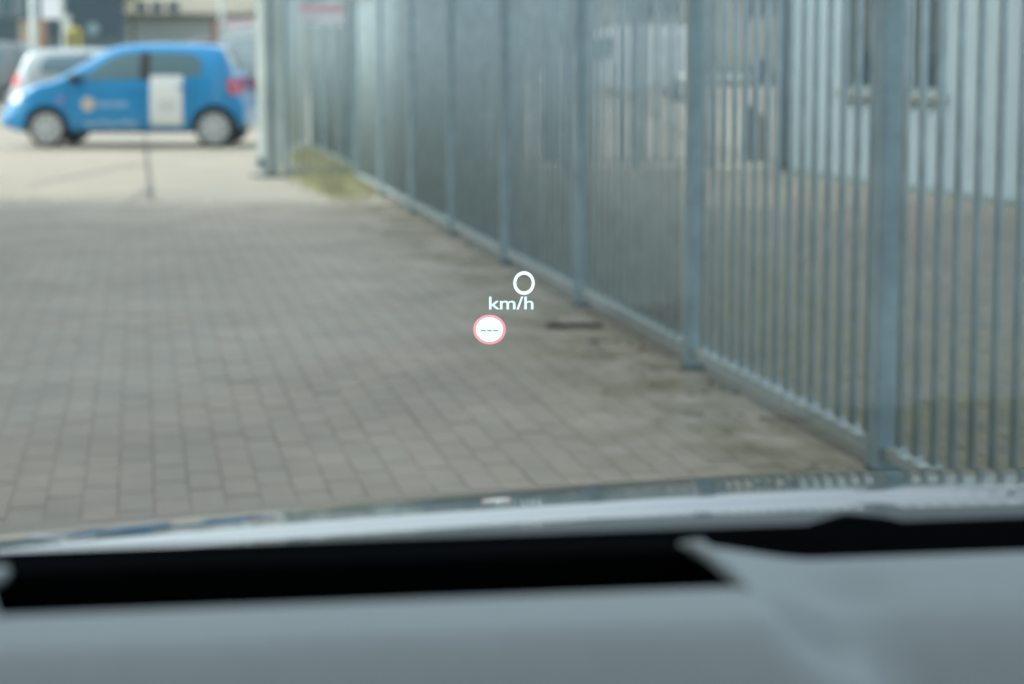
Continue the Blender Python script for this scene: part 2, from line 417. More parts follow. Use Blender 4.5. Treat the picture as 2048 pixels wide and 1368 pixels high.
# open gate leaf and its big post
gp = G(537, 353)
gpost = empty('gate_post', gp, R(38), label='thick square pale steel gate post between the blue hatchback and the fence', cat='gate post')
gm = MB().box(-.085, .085, -.085, .085, 0, 3.2).build('post', mat('post_steel', (.36, .42, .415), .55, var=.15, scale=3), gpost)
MB().box(-.15, .15, -.15, .15, 0, .02).build('base_plate', M['rust'], gpost)
for k in range(2): MB().box(-.13, -.096, -.03, .03, .1+k*1.9, .22+k*1.9).build('hinge', M['steel_dark'], gpost)
g1, g2 = G(567, 333), G(608, 301)
leaf = bar_fence('gate_leaf', 'open pale steel gate leaf folded back behind the thick gate post', 'gate', g1, g2, 1, 22, 2.3, .10, .014,
    m=M['pale_steel'], railm=M['pale_steel'], foot=False, rail_z=.12, postm=M['pale_steel'])
# low bar barrier between gate post and fence end
l1, l2 = G(572, 349), G(700, 349)
bar_fence('bar_fence', 'short crosswise bar fence in the grass between gate post and fence end', 'fence', l1, l2, 1, 9, 2.1, .05, .010,
    foot=False, rail_z=.05)
# sign on the far fence
sg = P(644, 29, l1.y - .06)
s_ = empty('fence_sign', sg, R(0), label='pink and white rectangular sign plate high on the far fence', cat='sign')
pxm = sg.y/F
MB().box(-46*pxm, 46*pxm, -.004, .004, -21*pxm, 21*pxm).build('plate', M['signwhite'], s_)
MB().box(-44*pxm, 44*pxm, -.008, -.0045, 6*pxm, 19*pxm).build('print_band', M['red'], s_)
for k in range(2): MB().box(-40*pxm, (-4 - 6*k)*pxm, -.008, -.0045, (-8-9*k)*pxm, (-3-9*k)*pxm).build('print_line', M['signgrey'], s_)
# back fence of the yard
b1, b2 = G(1000, 336), G(1552, 336)
bar_fence('bar_fence', 'back bar fence of the yard, in front of the pale lot', 'fence', b1, b2, 4, 13, 2.1, .07, .0125)
# grey fence behind the blue car
g1, g2 = Vector((-5.6, 29.2, 0)), Vector((-6.6, 34.8, 0))
g1, g2 = G(520, 262), G(440, 226)
bar_fence('bar_fence', 'grey-blue bar fence receding behind the tail of the blue hatchback', 'fence', g1, g2, 4, 16, 1.85, .06, m=mat('grey_bar', (.15, .20, .235), .6, var=.1))

# ================================================================== WHITE CLADDED BUILDING ON THE RIGHT
wd = (WALL_B - WALL_A).normalized(); wang = math.atan2(wd.y, wd.x)
Lw = (WALL_B - WALL_A).length
wb_ = empty('white_building', WALL_A, wang, label='low white panel-clad building with two narrow windows right of the yard', cat='building')
# local x runs along the wall towards the camera, local -y... outward normal is local +y*(-1)
outs = -1
def wl(px):   # local x of the wall point at photo column px (wall plane)
    u = (px-1024)/F
    # solve X/Y' = u with cos/pitch ignored (columns are near vertical)
    # WALL_A + wd*s : x = u*Y*k ; use depth along camera axis
    best = min((abs((WALL_A.x+wd.x*s)/(WALL_A.y+wd.y*s) - u/math.cos(PITCH)*.999), s) for s in [i*.005 for i in range(-200, 2400)])
    return best[1]
w1a, w1b = wl(1690), wl(1742); w2a, w2b = wl(1818), wl(1872)
sillz = .96; topz = 2.3
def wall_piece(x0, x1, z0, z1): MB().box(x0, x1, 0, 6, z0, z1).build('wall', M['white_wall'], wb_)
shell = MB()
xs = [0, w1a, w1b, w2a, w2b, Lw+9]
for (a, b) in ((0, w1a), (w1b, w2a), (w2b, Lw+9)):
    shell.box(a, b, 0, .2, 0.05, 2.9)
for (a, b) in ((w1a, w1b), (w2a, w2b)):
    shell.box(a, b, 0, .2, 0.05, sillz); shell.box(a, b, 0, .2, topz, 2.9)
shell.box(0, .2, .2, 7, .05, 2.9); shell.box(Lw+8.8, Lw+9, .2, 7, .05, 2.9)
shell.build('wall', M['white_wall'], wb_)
MB().box(-.01, Lw+9.01, -.015, .1, 0, .05).build('plinth', M['slate2'], wb_)
MB().box(-.2, Lw+9.2, -.3, 7.2, 2.902, 3.05).build('roof', M['slate2'], wb_)
# vertical panel joints as proud cover strips
jm = MB().box(-.012, .012, -.006, -.0005, .06, 2.89).mesh('cover_strip', M['white_wall'])
k = .6
while k < Lw+9:
    if not (w1a-.05 < k < w1b+.05 or w2a-.05 < k < w2b+.05): link('cover_strip', jm, wb_, (k, 0, 0))
    k += .6
for (a, b) in ((w1a, w1b), (w2a, w2b)):
    w = MB().box(a+.002, a+.05, .03, .10, sillz+.002, topz-.002).box(b-.05, b-.002, .03, .10, sillz+.002, topz-.002)\
        .box(a+.05, b-.05, .03, .10, sillz+.002, sillz+.05).box(a+.05, b-.05, .03, .10, topz-.05, topz-.002).build('window', M['frame'], wb_)
    MB().box(a+.05, b-.05, .06, .07, sillz+.05, topz-.05).build('pane', M['glass'], w)
for (a, b) in ((wl(1677), wl(1752)), (wl(1797), wl(1888))):
    MB().box(a, b, -.09, .0, sillz-.06, sillz-.0).build('sill', M['sill'], wb_)
MB().tube([(.12, -.06, .05), (.12, -.06, 2.85)], .05, 12).build('downpipe', M['steel'], wb_, smooth=True)

# ================================================================== FAR YARD THINGS
# gate pillar with intercom box and tan side
q = G(1508, 326)
pb = empty('bollard_cabinet', q, 0, label='dark grey cabinet post with tan side strip at the far right corner of the yard', cat='cabinet')
MB().box(-.14, .03, -.1, .1, 0, .69).build('body', M['steel_dark'], pb)
MB().box(.032, .13, -.09, .09, 0, .62).build('side_panel', mat('ochre_panel', (.36, .31, .16), .7, var=.15), pb)
MB().box(-.15, .04, -.11, .11, .692, .72).build('lid', M['slate2'], pb)
q = P(1517, 140, 21.2)
ib = empty('intercom_post', (q.x, q.y, 0), 0, label='slim post with dark blue-grey box beside the yard cabinet', cat='intercom')
MB().tube([(0, 0, 0), (0, 0, q.z-.16)], .025, 10).build('pole', M['steel'], ib)
MB().cbox(-.09, .09, -.05, .05, q.z-.158, q.z+.16, .01).build('housing', mat('intercom_blue', (.05, .09, .14), .5), ib)
# handrail, its near-white colour stands in for sun glints
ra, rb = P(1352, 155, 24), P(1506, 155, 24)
hr = empty('hand_rail', (ra.x, ra.y, 0), 0, label='hand rail coloured near-white for painted-in glints, seen through the bars in front of the pale lot', cat='hand rail')
MB().tube([(0, 0, ra.z), (rb.x-ra.x, 0, rb.z)], .045, 12).build('rail', mat('rail_glint_white', (.92, .94, .88), .3), hr, smooth=True)
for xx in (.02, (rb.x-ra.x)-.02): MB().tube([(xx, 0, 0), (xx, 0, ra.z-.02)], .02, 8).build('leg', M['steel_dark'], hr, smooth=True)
# sagging chain on the back fence
ch = empty('chain', (0, 0, 0), label='dark chain hanging in a slant across the back fence', cat='chain')
ca0, cb0 = P(1262, 182, b1.y-.12), P(1490, 305, b1.y-.12)
lm = MB().tube([(.035*math.cos(a), 0, .018*math.sin(a)) for a in [2*math.pi*i/10 for i in range(11)]], .006, 6, False).mesh('chain_link', M['slate2'])
N_ = 34
ch.location = ca0
prev = None
for i in range(N_):
    t = (i+.5)/N_; p = ca0.lerp(cb0, t); p.z -= .18*math.sin(math.pi*t)
    o = link('chain_link', lm, ch, p-ca0, (R(90) if i % 2 else 0, R(36), 0))
# far beige building
fb = empty('beige_building', (22, 88, 0), label='long beige brick building far beyond the yard and pale lot', cat='building')
MB().box(-18, 24, 0, 12, 0, 9).build('wall', M['beige'], fb)
MB().box(-18.3, 24.3, -.3, 12.3, 9.002, 9.4).build('roof', M['roof'], fb)
for k in range(6):
    w = MB().box(-1.3, 1.3, -.05, -.003, 0, 1.7).build('window', M['frame'], fb, (-14.5+k*6.2, 0, 3.4))
    MB().box(-1.2, 1.2, -.06, -.0505, .1, 1.6).build('pane', M['glass'], w)
MB().box(-18, 24, -.06, -.003, 0, .8).build('plinth', M['slate2'], fb)
# low hedge in front of it
def leaf_ball(mb, c, r, n, size, squash=1.0):
    for _ in range(n):
        d = Vector((random.gauss(0,1), random.gauss(0,1), random.gauss(0,1)))
        d.normalize(); d *= r*random.random()**.4; d.z *= squash
        p = Vector(c)+d; a = Vector((random.gauss(0,1), random.gauss(0,1), random.gauss(0,1))).normalized(); b = a.orthogonal().normalized()
        s = size*random.uniform(.6, 1.3)
        mb.add([p-a*s, p+b*s*.5, p+a*s, p-b*s*.5], [(0,1,2,3)])
hd = empty('hedge', (14, 80, 0), label='low dark green hedge at the foot of the far beige building', cat='hedge')
hm = MB()
for k in range(30): leaf_ball(hm, (-8+k*.7, random.uniform(-.3,.3), .45), .6, 130, .10, .8)
o = hm.build('foliage', M['leaf'], hd)
MB().box(-8.2, 13, -.15, .15, 0, .35).build('stems', M['bark'], hd)

# ================================================================== CARS
def evaluated(me, mods):
    o = bpy.data.objects.new('tmp', me); COL.objects.link(o)
    for f in mods: f(o)
    dg = bpy.context.evaluated_depsgraph_get(); dg.update()
    r = bpy.data.meshes.new_from_object(o.evaluated_get(dg)); bpy.data.objects.remove(o); return r
def interp(tab, x):
    if x <= tab[0][0]: return tab[0][1]
    for (a, b), (c, d) in zip(tab, tab[1:]):
        if x <= c: return b + (d-b)*(x-a)/(c-a)
    return tab[-1][1]
def make_car(name, label, cat, loc, rz, paint, spec, group=None, details=True):
    """local x: 0 = nose ... L = tail; y = +-half width; z up"""
    e = empty(name, loc, rz, label=label, cat=cat, group=group or 'vehicles parked beyond the driveway')
    top, belt, L, W = spec['top'], spec['belt'], spec['L'], spec['W']
    roof_w, g0, g1 = spec.get('roof_w', .74), spec['g0'], spec['g1']
    st = spec['stations']; rings = []
    def halfw(x):
        t = min(x/.55, 1); t2 = min((L-x)/.5, 1)
        return W/2*(.74+.26*math.sin(t*math.pi/2))*(.80+.20*math.sin(t2*math.pi/2))
    zb0 = spec.get('sill', .20)
    for x in st:
        zt = interp(top, x); w = halfw(x); zbelt = min(interp(belt, x), zt-.05)
        gh = max(0, min(1, (zt-zbelt-.05)/.35))
        zb = zb0 + .08*max(0, 1-x/.25) + .10*max(0, 1-(L-x)/.25)
        wr = w*(.97-gh*(.97-roof_w)); zr = zt-.035-.03*gh
        zm = min(.60, zbelt-.08)
        rings.append([(0, zb), (w*.86, zb), (w*.985, zb+.09), (w, zm*.6+zb*.4+.05), (w*.995, zm), (w*.975, zbelt), (wr, zr), (wr*.86, zt-.012), (wr*.45, zt), (0, zt+.004)])
    v = []; n = len(rings[0]); full = []
    for x, rg in zip(st, rings):
        full.append([(x, y, z) for y, z in rg] + [(x, -y, z) for y, z in rg[-2:0:-1]])
    m_ = len(full[0]); mb = MB()
    mb.add([p for r_ in full for p in r_], [(i*m_+k, i*m_+(k+1)%m_, (i+1)*m_+(k+1)%m_, (i+1)*m_+k) for i in range(len(st)-1) for k in range(m_)]
           + [tuple(range(m_)), tuple((len(st)-1)*m_+k for k in range(m_))])
    base = mb.mesh('body', paint)
    def sub(o): md = o.modifiers.new('s', 'SUBSURF'); md.levels = 2
    base = evaluated(base, [sub])
    tmp = bmesh.new(); tmp.from_mesh(base); bvh = BVHTree.FromBMesh(tmp); 
    # arches
    wr_, xs_ = spec['wr'], spec['wheels']
    cutm = MB()
    for xw in xs_:
        for s in (-1, 1):
            cutm.tube([(xw, s*(W/2-.26), wr_+.01), (xw, s*(W/2+.2), wr_+.01)], wr_*1.17, 32)
    cut = link('cutter', cutm.mesh('cut', M['black']))
    def bo(o):
        md = o.modifiers.new('b', 'BOOLEAN'); md.object = cut; md.operation = 'DIFFERENCE'; md.solver = 'EXACT'
    body = evaluated(base, [bo]); body.materials.clear(); body.materials.append(paint); body.materials.append(M['black'])
    bpy.data.objects.remove(cut)
    for p in body.polygons:
        p.use_smooth = True
        c = p.center
        p.material_index = 1 if (abs(c.y) < W/2-.02 and any(math.hypot(c.x-xw, c.z-wr_) < wr_*1.19 for xw in xs_) and c.z < wr_*2.3 and abs(c.y) < W/2-.03) else 0
    ob = link('body', body, e)
    def side_patch(lo, hi, x0, x1, nm, m, s, nx=24, nz=8, off=.004, parent=e):
        pts = []
        for i in range(nx+1):
            x = x0+(x1-x0)*i/nx; a, b = lo(x), hi(x); row = []
            if b-a < .004: b = a+.004
            for j in range(nz+1):
                z = a+(b-a)*j/nz
                h = bvh.ray_cast(Vector((x, s*3, z)), Vector((0, -s, 0)))
                y = h[0].y if h[0] else s*W*.3
                row.append((x, y+s*off, z))
            pts.append(row)
        inner = [[(x, y-s*(off+.01), z) for x, y, z in r_] for r_ in pts]
        mbx = MB().grid(pts); me = mbx.mesh(nm, m, True); return link(nm, me, parent)
    def top_patch(x0, x1, wf, nm, m, off=.005, nx=16, ny=12):
        pts = []
        for i in range(nx+1):
            x = x0+(x1-x0)*i/nx; ww = wf(x); row = []
            for j in range(ny+1):
                y = -ww+2*ww*j/ny
                h = bvh.ray_cast(Vector((x, y, 4)), Vector((0, 0, -1)))
                z = h[0].z if h[0] else 1
                nrm = h[1] if h[0] else Vector((0,0,1))
                row.append((x+nrm.x*off, y+nrm.y*off, z+nrm.z*off))
            pts.append(row)
        return link(nm, MB().grid(pts).mesh(nm, m, True), e)
    for s in (-1, 1):
        for (x0, x1, lo, hi) in spec['windows']:
            side_patch(lambda x: interp(lo, x), lambda x: interp(hi, x), x0, x1, 'side_window', M['carglass'], s)
        if details:
            for (x0, x1, z0, z1, c) in spec.get('pillars', []):
                side_patch(lambda x: z0, lambda x: z1, x0, x1, 'door_pillar', M['black'], s, 4, 8, .006)
            for xd in spec.get('doors', []):
                side_patch(lambda x: zb0+.10, lambda x: interp(belt, x)-.01, xd, xd+.008, 'door_gap', M['black'], s, 1, 12, .003)
            for xh in spec.get('handles', []):
                MB().cbox(xh, xh+.17, -.018, .018, -.016, .016, .006).build('door_handle', paint, e, (0, s*(halfw(xh)*.99), interp(belt, xh)-.13))
            mr_ = spec.get('mirror')
            if mr_:
                mo = MB().cbox(-.09, .09, -.07, .07, 0, .13, .03).build('mirror', M['black'], e, (mr_[0], s*(halfw(mr_[0])+.06), mr_[1]))
    ws = spec.get('windscreen'); rw = spec.get('rear_glass')
    if ws: top_patch(ws[0], ws[1], lambda x: halfw(x)*(.84-.16*(x-ws[0])/(ws[1]-ws[0])), 'windscreen', M['carglass'])
    if rw: top_patch(rw[0], rw[1], lambda x: halfw(x)*(.62+.14*(x-rw[0])/(rw[1]-rw[0])), 'rear_window', M['carglass'])
    # wheels
    for xw in xs_:
        for s in (-1, 1):
            prof = [(.0, -.09), (wr_*.80, -.09), (wr_*.96, -.085), (wr_, -.055), (wr_, .055), (wr_*.96, .085), (wr_*.83, .09), (wr_*.81, .075)]
            nseg = 36; vv = []; ff = []
            for (r_, yy) in prof:
                for k in range(nseg): a = 2*math.pi*k/nseg; vv.append((r_*math.cos(a), yy*s, r_*math.sin(a)))
            for i in range(len(prof)-1):
                for k in range(nseg): ff.append((i*nseg+k, i*nseg+(k+1)%nseg, (i+1)*nseg+(k+1)%nseg, (i+1)*nseg+k))
            wy = s*(halfw(xw)-.105)
            t = MB().add(vv, ff).build('wheel', M['rubber'], e, (xw, wy, wr_), smooth=True)
            cv = MB(); nf = 48; rr = [0, .18, .3, .55, .9, 1.0]; yy_ = [.094, .094, .075, .082, .088, .072]
            vv = []; ff = []
            for ri, (q_, yv) in enumerate(zip(rr, yy_)):
                for k in range(nf):
                    a = 2*math.pi*k/nf
                    dent = .012 if (k % 8 in (0, 1) and 2 <= ri <= 4) else 0
                    vv.append((q_*wr_*.80*math.cos(a)+1e-5*math.cos(a), s*(yv-dent), q_*wr_*.80*math.sin(a)+1e-5*math.sin(a)))
            for i in range(len(rr)-1):
                for k in range(nf): ff.append((i*nf+k, i*nf+(k+1)%nf, (i+1)*nf+(k+1)%nf, (i+1)*nf+k))
            link('wheel_cover', MB().add(vv, ff).mesh('wheel_cover', M['rim'], False), t)
            if details:
                sl = MB()
                for k in range(8):
                    a = 2*math.pi*(k+.5)/8
                    c, q2 = math.cos(a), math.sin(a)
                    r0, r1, hw = wr_*.42, wr_*.66, wr_*.035
                    sl.add([(r0*c-hw*q2, s*.093, r0*q2+hw*c), (r0*c+hw*q2, s*.093, r0*q2-hw*c), (r1*c+hw*1.8*q2, s*.093, r1*q2-hw*1.8*c), (r1*c-hw*1.8*q2, s*.093, r1*q2+hw*1.8*c)], [(0,1,2,3)])
                sl.build('cover_slots', M['slate2'], t)
    for s in (-1, 1):
        for (x0, x1, z0, z1, key, nm) in spec['lamps']:
            side_patch(lambda x: z0+(.03 if x < x0+.03 else 0), lambda x: z1, x0, x1, nm, M[key], s, 10, 6, .006)
    return e, side_patch, ob

# pixel measures of the blue hatchback, turned into metres
HATCH = dict(L=3.60, W=1.60, wr=.285, wheels=(.70, 3.155), sill=.20,
    top=[(0,.50),(.04,.62),(.12,.76),(.28,.87),(.5,.945),(.78,1.00),(.95,1.09),(1.2,1.265),(1.42,1.40),(1.62,1.485),(1.85,1.525),(2.2,1.54),(2.7,1.535),(3.0,1.52),(3.17,1.50),(3.27,1.45),(3.35,1.30),(3.44,1.08),(3.52,.86),(3.575,.70),(3.60,.60)],
    belt=[(0,.45),(.5,.86),(.9,.93),(1.3,.955),(2.0,.985),(2.8,1.03),(3.3,1.08),(3.6,.55)],
    stations=[-.07,.0,.06,.14,.28,.45,.62,.78,.92,1.08,1.25,1.42,1.62,1.85,2.15,2.5,2.8,3.02,3.16,3.25,3.28,3.35,3.44,3.52,3.575,3.60],
    g0=.78, g1=3.3, roof_w=.76,
    windows=[(1.20, 2.08, [(1.2,.985),(2.08,1.01)], [(1.2,.99),(1.38,1.14),(1.6,1.29),(1.8,1.37),(2.08,1.40)]),
             (2.22, 2.98, [(2.22,1.015),(2.98,1.05)], [(2.22,1.40),(2.8,1.385),(2.92,1.34),(2.98,1.25)])],
    pillars=[(2.08, 2.22, 1.00, 1.405, 0)], doors=[1.02, 2.12, 2.86], handles=[1.88, 2.62], mirror=(1.16, .95),
    windscreen=(.86, 1.55), rear_glass=(3.24, 3.40),
    lamps=[(.06, .32, .66, .82, 'clearlamp', 'headlight'), (3.36, 3.57, .78, 1.02, 'redlamp', 'tail_light')])
# the blue car: nose at the left, side towards the camera (local -y side faces the camera)
bl = G(0, 296); br = G(500, 296)
scaleX = (br.x-bl.x)
print('blue car length', scaleX, 'Y', bl.y)
blue, patch, body_ob = make_car('hatchback', 'bright blue hatchback with a white side panel parked across the end of the driveway', 'car',
    (bl.x-.02, bl.y+.80, 0), 0, M['blue'], HATCH)
blue.scale = (1.0, 1, 1)
def pt_x(px): return (px-3)/138.2
def pt_z(py): return (295-py)/138.2
def rect_patch(px0, py0, px1, py1, nm, m, off=.008, nx=8, nz=8):
    return patch(lambda x: pt_z(py1), lambda x: pt_z(py0), pt_x(px0), pt_x(px1), nm, m, -1, nx, nz, off)
rect_patch(311, 149, 377, 262, 'white_panel', M['sticker'], .009)
# faint grey print in the middle of the white panel
for k in range(7): rect_patch(329+k*5, 196+(k%3)*3, 331.5+k*5, 222-(k%2)*4, 'panel_print', M['sticker_grey'], .012, 1, 3)
def round_patch(px, py, r, nm, m, off):
    cx, cz, rr = pt_x(px), pt_z(py), r/138.2
    f = lambda x: math.sqrt(max(0, rr*rr-(x-cx)**2))
    return patch(lambda x: cz-f(x), lambda x: cz+f(x), cx-rr*.995, cx+rr*.995, nm, m, -1, 20, 6, off)
round_patch(186, 206, 14, 'round_logo', M['sticker_cream'], .009)
round_patch(186, 206, 7, 'logo_centre', M['sticker_orange'], .012)
for k in range(12): rect_patch(205+k*5.3, 203-(k%4==1)*3, 208.6+k*5.3, 211+(k%5==2)*3, 'lettering', M['sticker_pale'], .009, 1, 2)
for k in range(18): rect_patch(178+k*6, 242+2.2*math.sin(k*.8), 182.5+k*6, 250+2.0*math.sin(k*.8+.6), 'slogan_lettering', M['sticker_pale'], .009, 1, 2)
round_patch(131, 197, 8, 'wing_badge', M['sticker_pink'], .009)
# silver hatchback behind, tail at the left
SIL = dict(HATCH); 
sl = P(8, 150, 31.5)
silver, _, _ = make_car('hatchback', 'silver hatchback facing right, half hidden behind the nose of the blue car', 'car',
    (sl.x+3.85, sl.y+.8, 0), math.pi, M['silver'], dict(HATCH, W=1.7), None)
silver.scale = (1.06, 1.0, .985)
dk = P(352, 80, 44)
dark, _, _ = make_car('hatchback', 'dark brown car roof showing above the blue car, before the pale wall', 'car', (dk.x-1.2, dk.y, 0), 0, M['darkpaint'], HATCH)
dark.scale = (1, 1, 1.20)
gr_ = P(4, 95, 40)
greyc, _, _ = make_car('hatchback', 'dark grey car behind the silver one at the left edge', 'car', (gr_.x-2.7, gr_.y, 0), 0, M['greypaint'], HATCH)
greyc.scale = (1, 1, 1.12)
VAN = dict(L=5.2, W=1.95, wr=.34, wheels=(.9, 4.3), sill=.3,
    top=[(0,.75),(.1,1.0),(.5,1.15),(.9,1.28),(1.15,1.55),(1.5,2.0),(1.8,2.2),(2.3,2.3),(5.0,2.3),(5.12,2.25),(5.2,2.0)],
    belt=[(0,.7),(.9,1.15),(2,1.25),(5.2,1.25)], stations=[0,.06,.2,.5,.8,1.0,1.2,1.45,1.75,2.1,2.6,3.2,3.9,4.5,4.95,5.1,5.18,5.2],
    g0=1, g1=5, roof_w=.88, windows=[(1.35, 2.15, [(1.35,1.3),(2.15,1.32)], [(1.35,1.5),(1.7,1.95),(2.15,2.0)])],
    windscreen=(1.0, 1.7), lamps=[(.08,.35,.8,1.0,'clearlamp','headlight'), (5.05,5.17,.9,1.4,'redlamp','tail_light')],
    doors=[2.25], handles=[2.05], mirror=(1.35, 1.25))
vp = P(1085, 190, 52)
van, _, _ = make_car('delivery_van', 'white van parked far off, seen through the fence bars left of the dark post', 'van', (vp.x, vp.y, 0), 0, M['white_paint'], VAN)
rp = P(1185, 130, 60)
redc, _, _ = make_car('hatchback', 'red car parked far off near the beige building, seen through the bars', 'car', (rp.x, rp.y, 0), 0,
    mat('red_car_paint', (.5, .09, .06), .3, coat=.7), HATCH)

# ================================================================== FAR LEFT BACKGROUND
# slate building
c0 = P(245, 60, 58)
sb = empty('slate_building', (c0.x, c0.y, 0), FANG, label='dark slate-blue industrial building behind the silver car', cat='building')
MB().box(-14, 0, 0, 14, 0, 2.1).build('plinth_wall', M['slate2'], sb)
MB().box(-14, 0, -.04, 14, 2.103, 9).build('wall', M['slate'], sb)
MB().box(-14.2, .2, -.2, 14.2, 9.003, 9.3).build('roof', M['slate2'], sb)
rd = P(187, 58, 57.95)
MB().disc(rd.x-c0.x, -.045, rd.z, .21, 24, .03).build('wall_vent', M['steel'], sb)
# window strip at upper left
fx0, fx1 = P(-60, 0, 57.9).x-c0.x, P(56, 0, 57.9).x-c0.x
w = MB().box(fx0, fx1, -.10, -.045, 2.72, 6.2).build('window', M['frame'], sb)
nP = 5
for k in range(nP):
    a = fx0+(fx1-fx0)*(k+.08)/nP; b = fx0+(fx1-fx0)*(k+.92)/nP
    MB().box(a, b, -.13, -.101, 2.8, 6.1).build('pane', M['carglass'] if k % 2 else M['frame'], w)
# black low wall at left
lw0, lw1 = P(-120, 60, 50), P(40, 40, 50)
dw = empty('dark_wall', (lw0.x, lw0.y, 0), 0, label='low dark boarded wall at the far left edge', cat='wall')
nb_ = 12; ww_ = (lw1.x-lw0.x)/nb_
bm_ = MB().cbox(.005, ww_-.005, -.03, .03, 0, lw1.z, .006).mesh('board', M['slate'])
for k in range(nb_): link('board', bm_, dw, (k*ww_, 0, 0))
# lamp post
lp = P(67, 50, 46)
lpo = empty('lamp_post', (lp.x, lp.y, 0), 0, label='pale lamp post rising behind the silver car', cat='lamp post')
MB().tube([(0,0,0),(0,0,1.2),(0,0,7)], [.13,.11,.07], 12).build('pole', M['pale_steel'], lpo, smooth=True)
MB().box(-.15, .9, -.12, .12, 7.0, 7.12).build('lamp_head', M['steel_dark'], lpo)
# tan brick pillar
tp = P(66, 70, 47)
tpo = empty('brick_pillar', (tp.x, tp.y, 0), 0, label='mottled tan brick pillar behind the roof of the silver car', cat='pillar')
tz = P(66, 38, 47).z; tw = 24*47/F
nrow = int(tz/.075)
pm1 = MB().cbox(-tw, -.004, -.2, .2, 0, .068, .004).mesh('brick', M['tan']); pm2 = MB().cbox(.004, tw, -.2, .2, 0, .068, .004).mesh('brick', M['tan'])
pm3 = MB().cbox(-tw, tw*.3, -.2, .2, 0, .068, .004).mesh('brick', M['tan']); pm4 = MB().cbox(tw*.3+.006, tw, -.2, .2, 0, .068, .004).mesh('brick', M['orange'])
MB().box(-tw+.01, tw-.01, -.19, .19, 0, nrow*.075).build('core', M['sill'], tpo)
for k in range(nrow):
    for me in ((pm1, pm2) if k % 2 else (pm3, pm4)): link('brick', me, tpo, (0, 0, k*.075+.004))
# white hanging sign on its bracket
wsn = P(102, 18, 44)
so = empty('billboard', (wsn.x, wsn.y, 0), 0, label='white board on a post above the silver car', cat='sign')
hw_, hz0, hz1 = 19*44/F, P(102, 38, 44).z, P(102, -25, 44).z
MB().box(-hw_, hw_, -.03, .03, hz0, hz1).build('board', M['signwhite'], so)
MB().tube([(hw_+.04, .05, 0), (hw_+.04, .05, hz1)], .04, 10).build('pole', M['pale_steel'], so)
pl_ = P(127, 45, 43.5)
MB().box(pl_.x-wsn.x-.12, pl_.x-wsn.x+.10, -.25, -.2, pl_.z-.25, pl_.z+.22).build('lower_board', M['pale_wall'], so)
# yellow hoop
yh = P(140, 100, 42)
yo = empty('yellow_hoop', (yh.x, yh.y, 0), 0, label='bent yellow pipe hoop between the white board and the slate building', cat='hoop barrier')
zt_ = P(150, 57, 42).z; w_ = 19*42/F
arc = [(0,0,0)] + [(w_/2 - w_/2*math.cos(math.pi*k/10), 0, zt_-w_/2+w_/2*math.sin(math.pi*k/10)) for k in range(11)] + [(w_,0,0)]
MB().tube(arc, .055, 10).build('pipe', M['yellow'], yo, smooth=True)
# pale warehouse
pa, pb_ = P(246, 40, 72), P(445, 40, 72)
ph = empty('pale_warehouse', (pa.x, pa.y, 0), 0, label='long pale rendered warehouse with a grey-brown roof beyond the blue car', cat='building')
pw = pb_.x-pa.x+1
pzt = P(300, 33, 72).z
MB().box(0, pw, 0, 10, 0, pzt).build('wall', M['pale_wall'], ph)
MB().add([(-.3,-.4,pzt+.003),(pw+.3,-.4,pzt+.003),(pw+.3,4,pzt+1.4),(-.3,4,pzt+1.4),(-.3,10.4,pzt+.003),(pw+.3,10.4,pzt+.003),(-.3,-.4,pzt+.12),(pw+.3,-.4,pzt+.12)],
         [(0,1,7,6),(6,7,2,3),(3,2,5,4),(0,6,3,4),(1,5,2,7)]).build('roof', M['roof'], ph)
for k in range(3):
    a = P(275+k*32, 10, 72).x-pa.x
    w = MB().box(a, a+.5, -.5, -.35, pzt+.2, pzt+.62).build('skylight', M['frame'], ph)
# tall pale block behind everything
tb0 = P(250, 0, 110)
tb = empty('pale_block', (tb0.x-2, tb0.y, 0), 0, label='tall pale building closing the view behind the warehouse', cat='building')
MB().box(0, 34, 0, 12, 0, 16).build('wall', M['pale_wall'], tb)
for i in range(10):
    for j in range(4):
        w = MB().box(0, 1.8, -.05, -.003, 0, 1.5).build('window', M['frame'], tb, (1.2+i*3.2, 0, 2.2+j*3.4))
        MB().box(.1, 1.7, -.07, -.0505, .1, 1.4).build('pane', M['glass'], w)
MB().box(-.3, 34.3, -.3, 12.3, 16.003, 16.4).build('roof', M['roof'], tb)
# shrub on the corner of the slate building
sh = P(264, 12, 60)
so_ = empty('tree', (sh.x, sh.y, 0), 0, label='small yellow-green tree between the slate building and the pale warehouse', cat='tree')
MB().tube([(0,0,0),(.05,0,1.5),(0,.05,3.0)], [.08,.06,.04], 8).build('trunk', M['bark'], so_, smooth=True)
tm = MB()
for k in range(10): leaf_ball(tm, (random.uniform(-.5,.5), random.uniform(-.4,.4), random.uniform(2.9,4.6)), .42, 160, .05)
tm.build('crown', mat('leaf_yellow', (.22, .22, .07), .6, var=.3), so_)
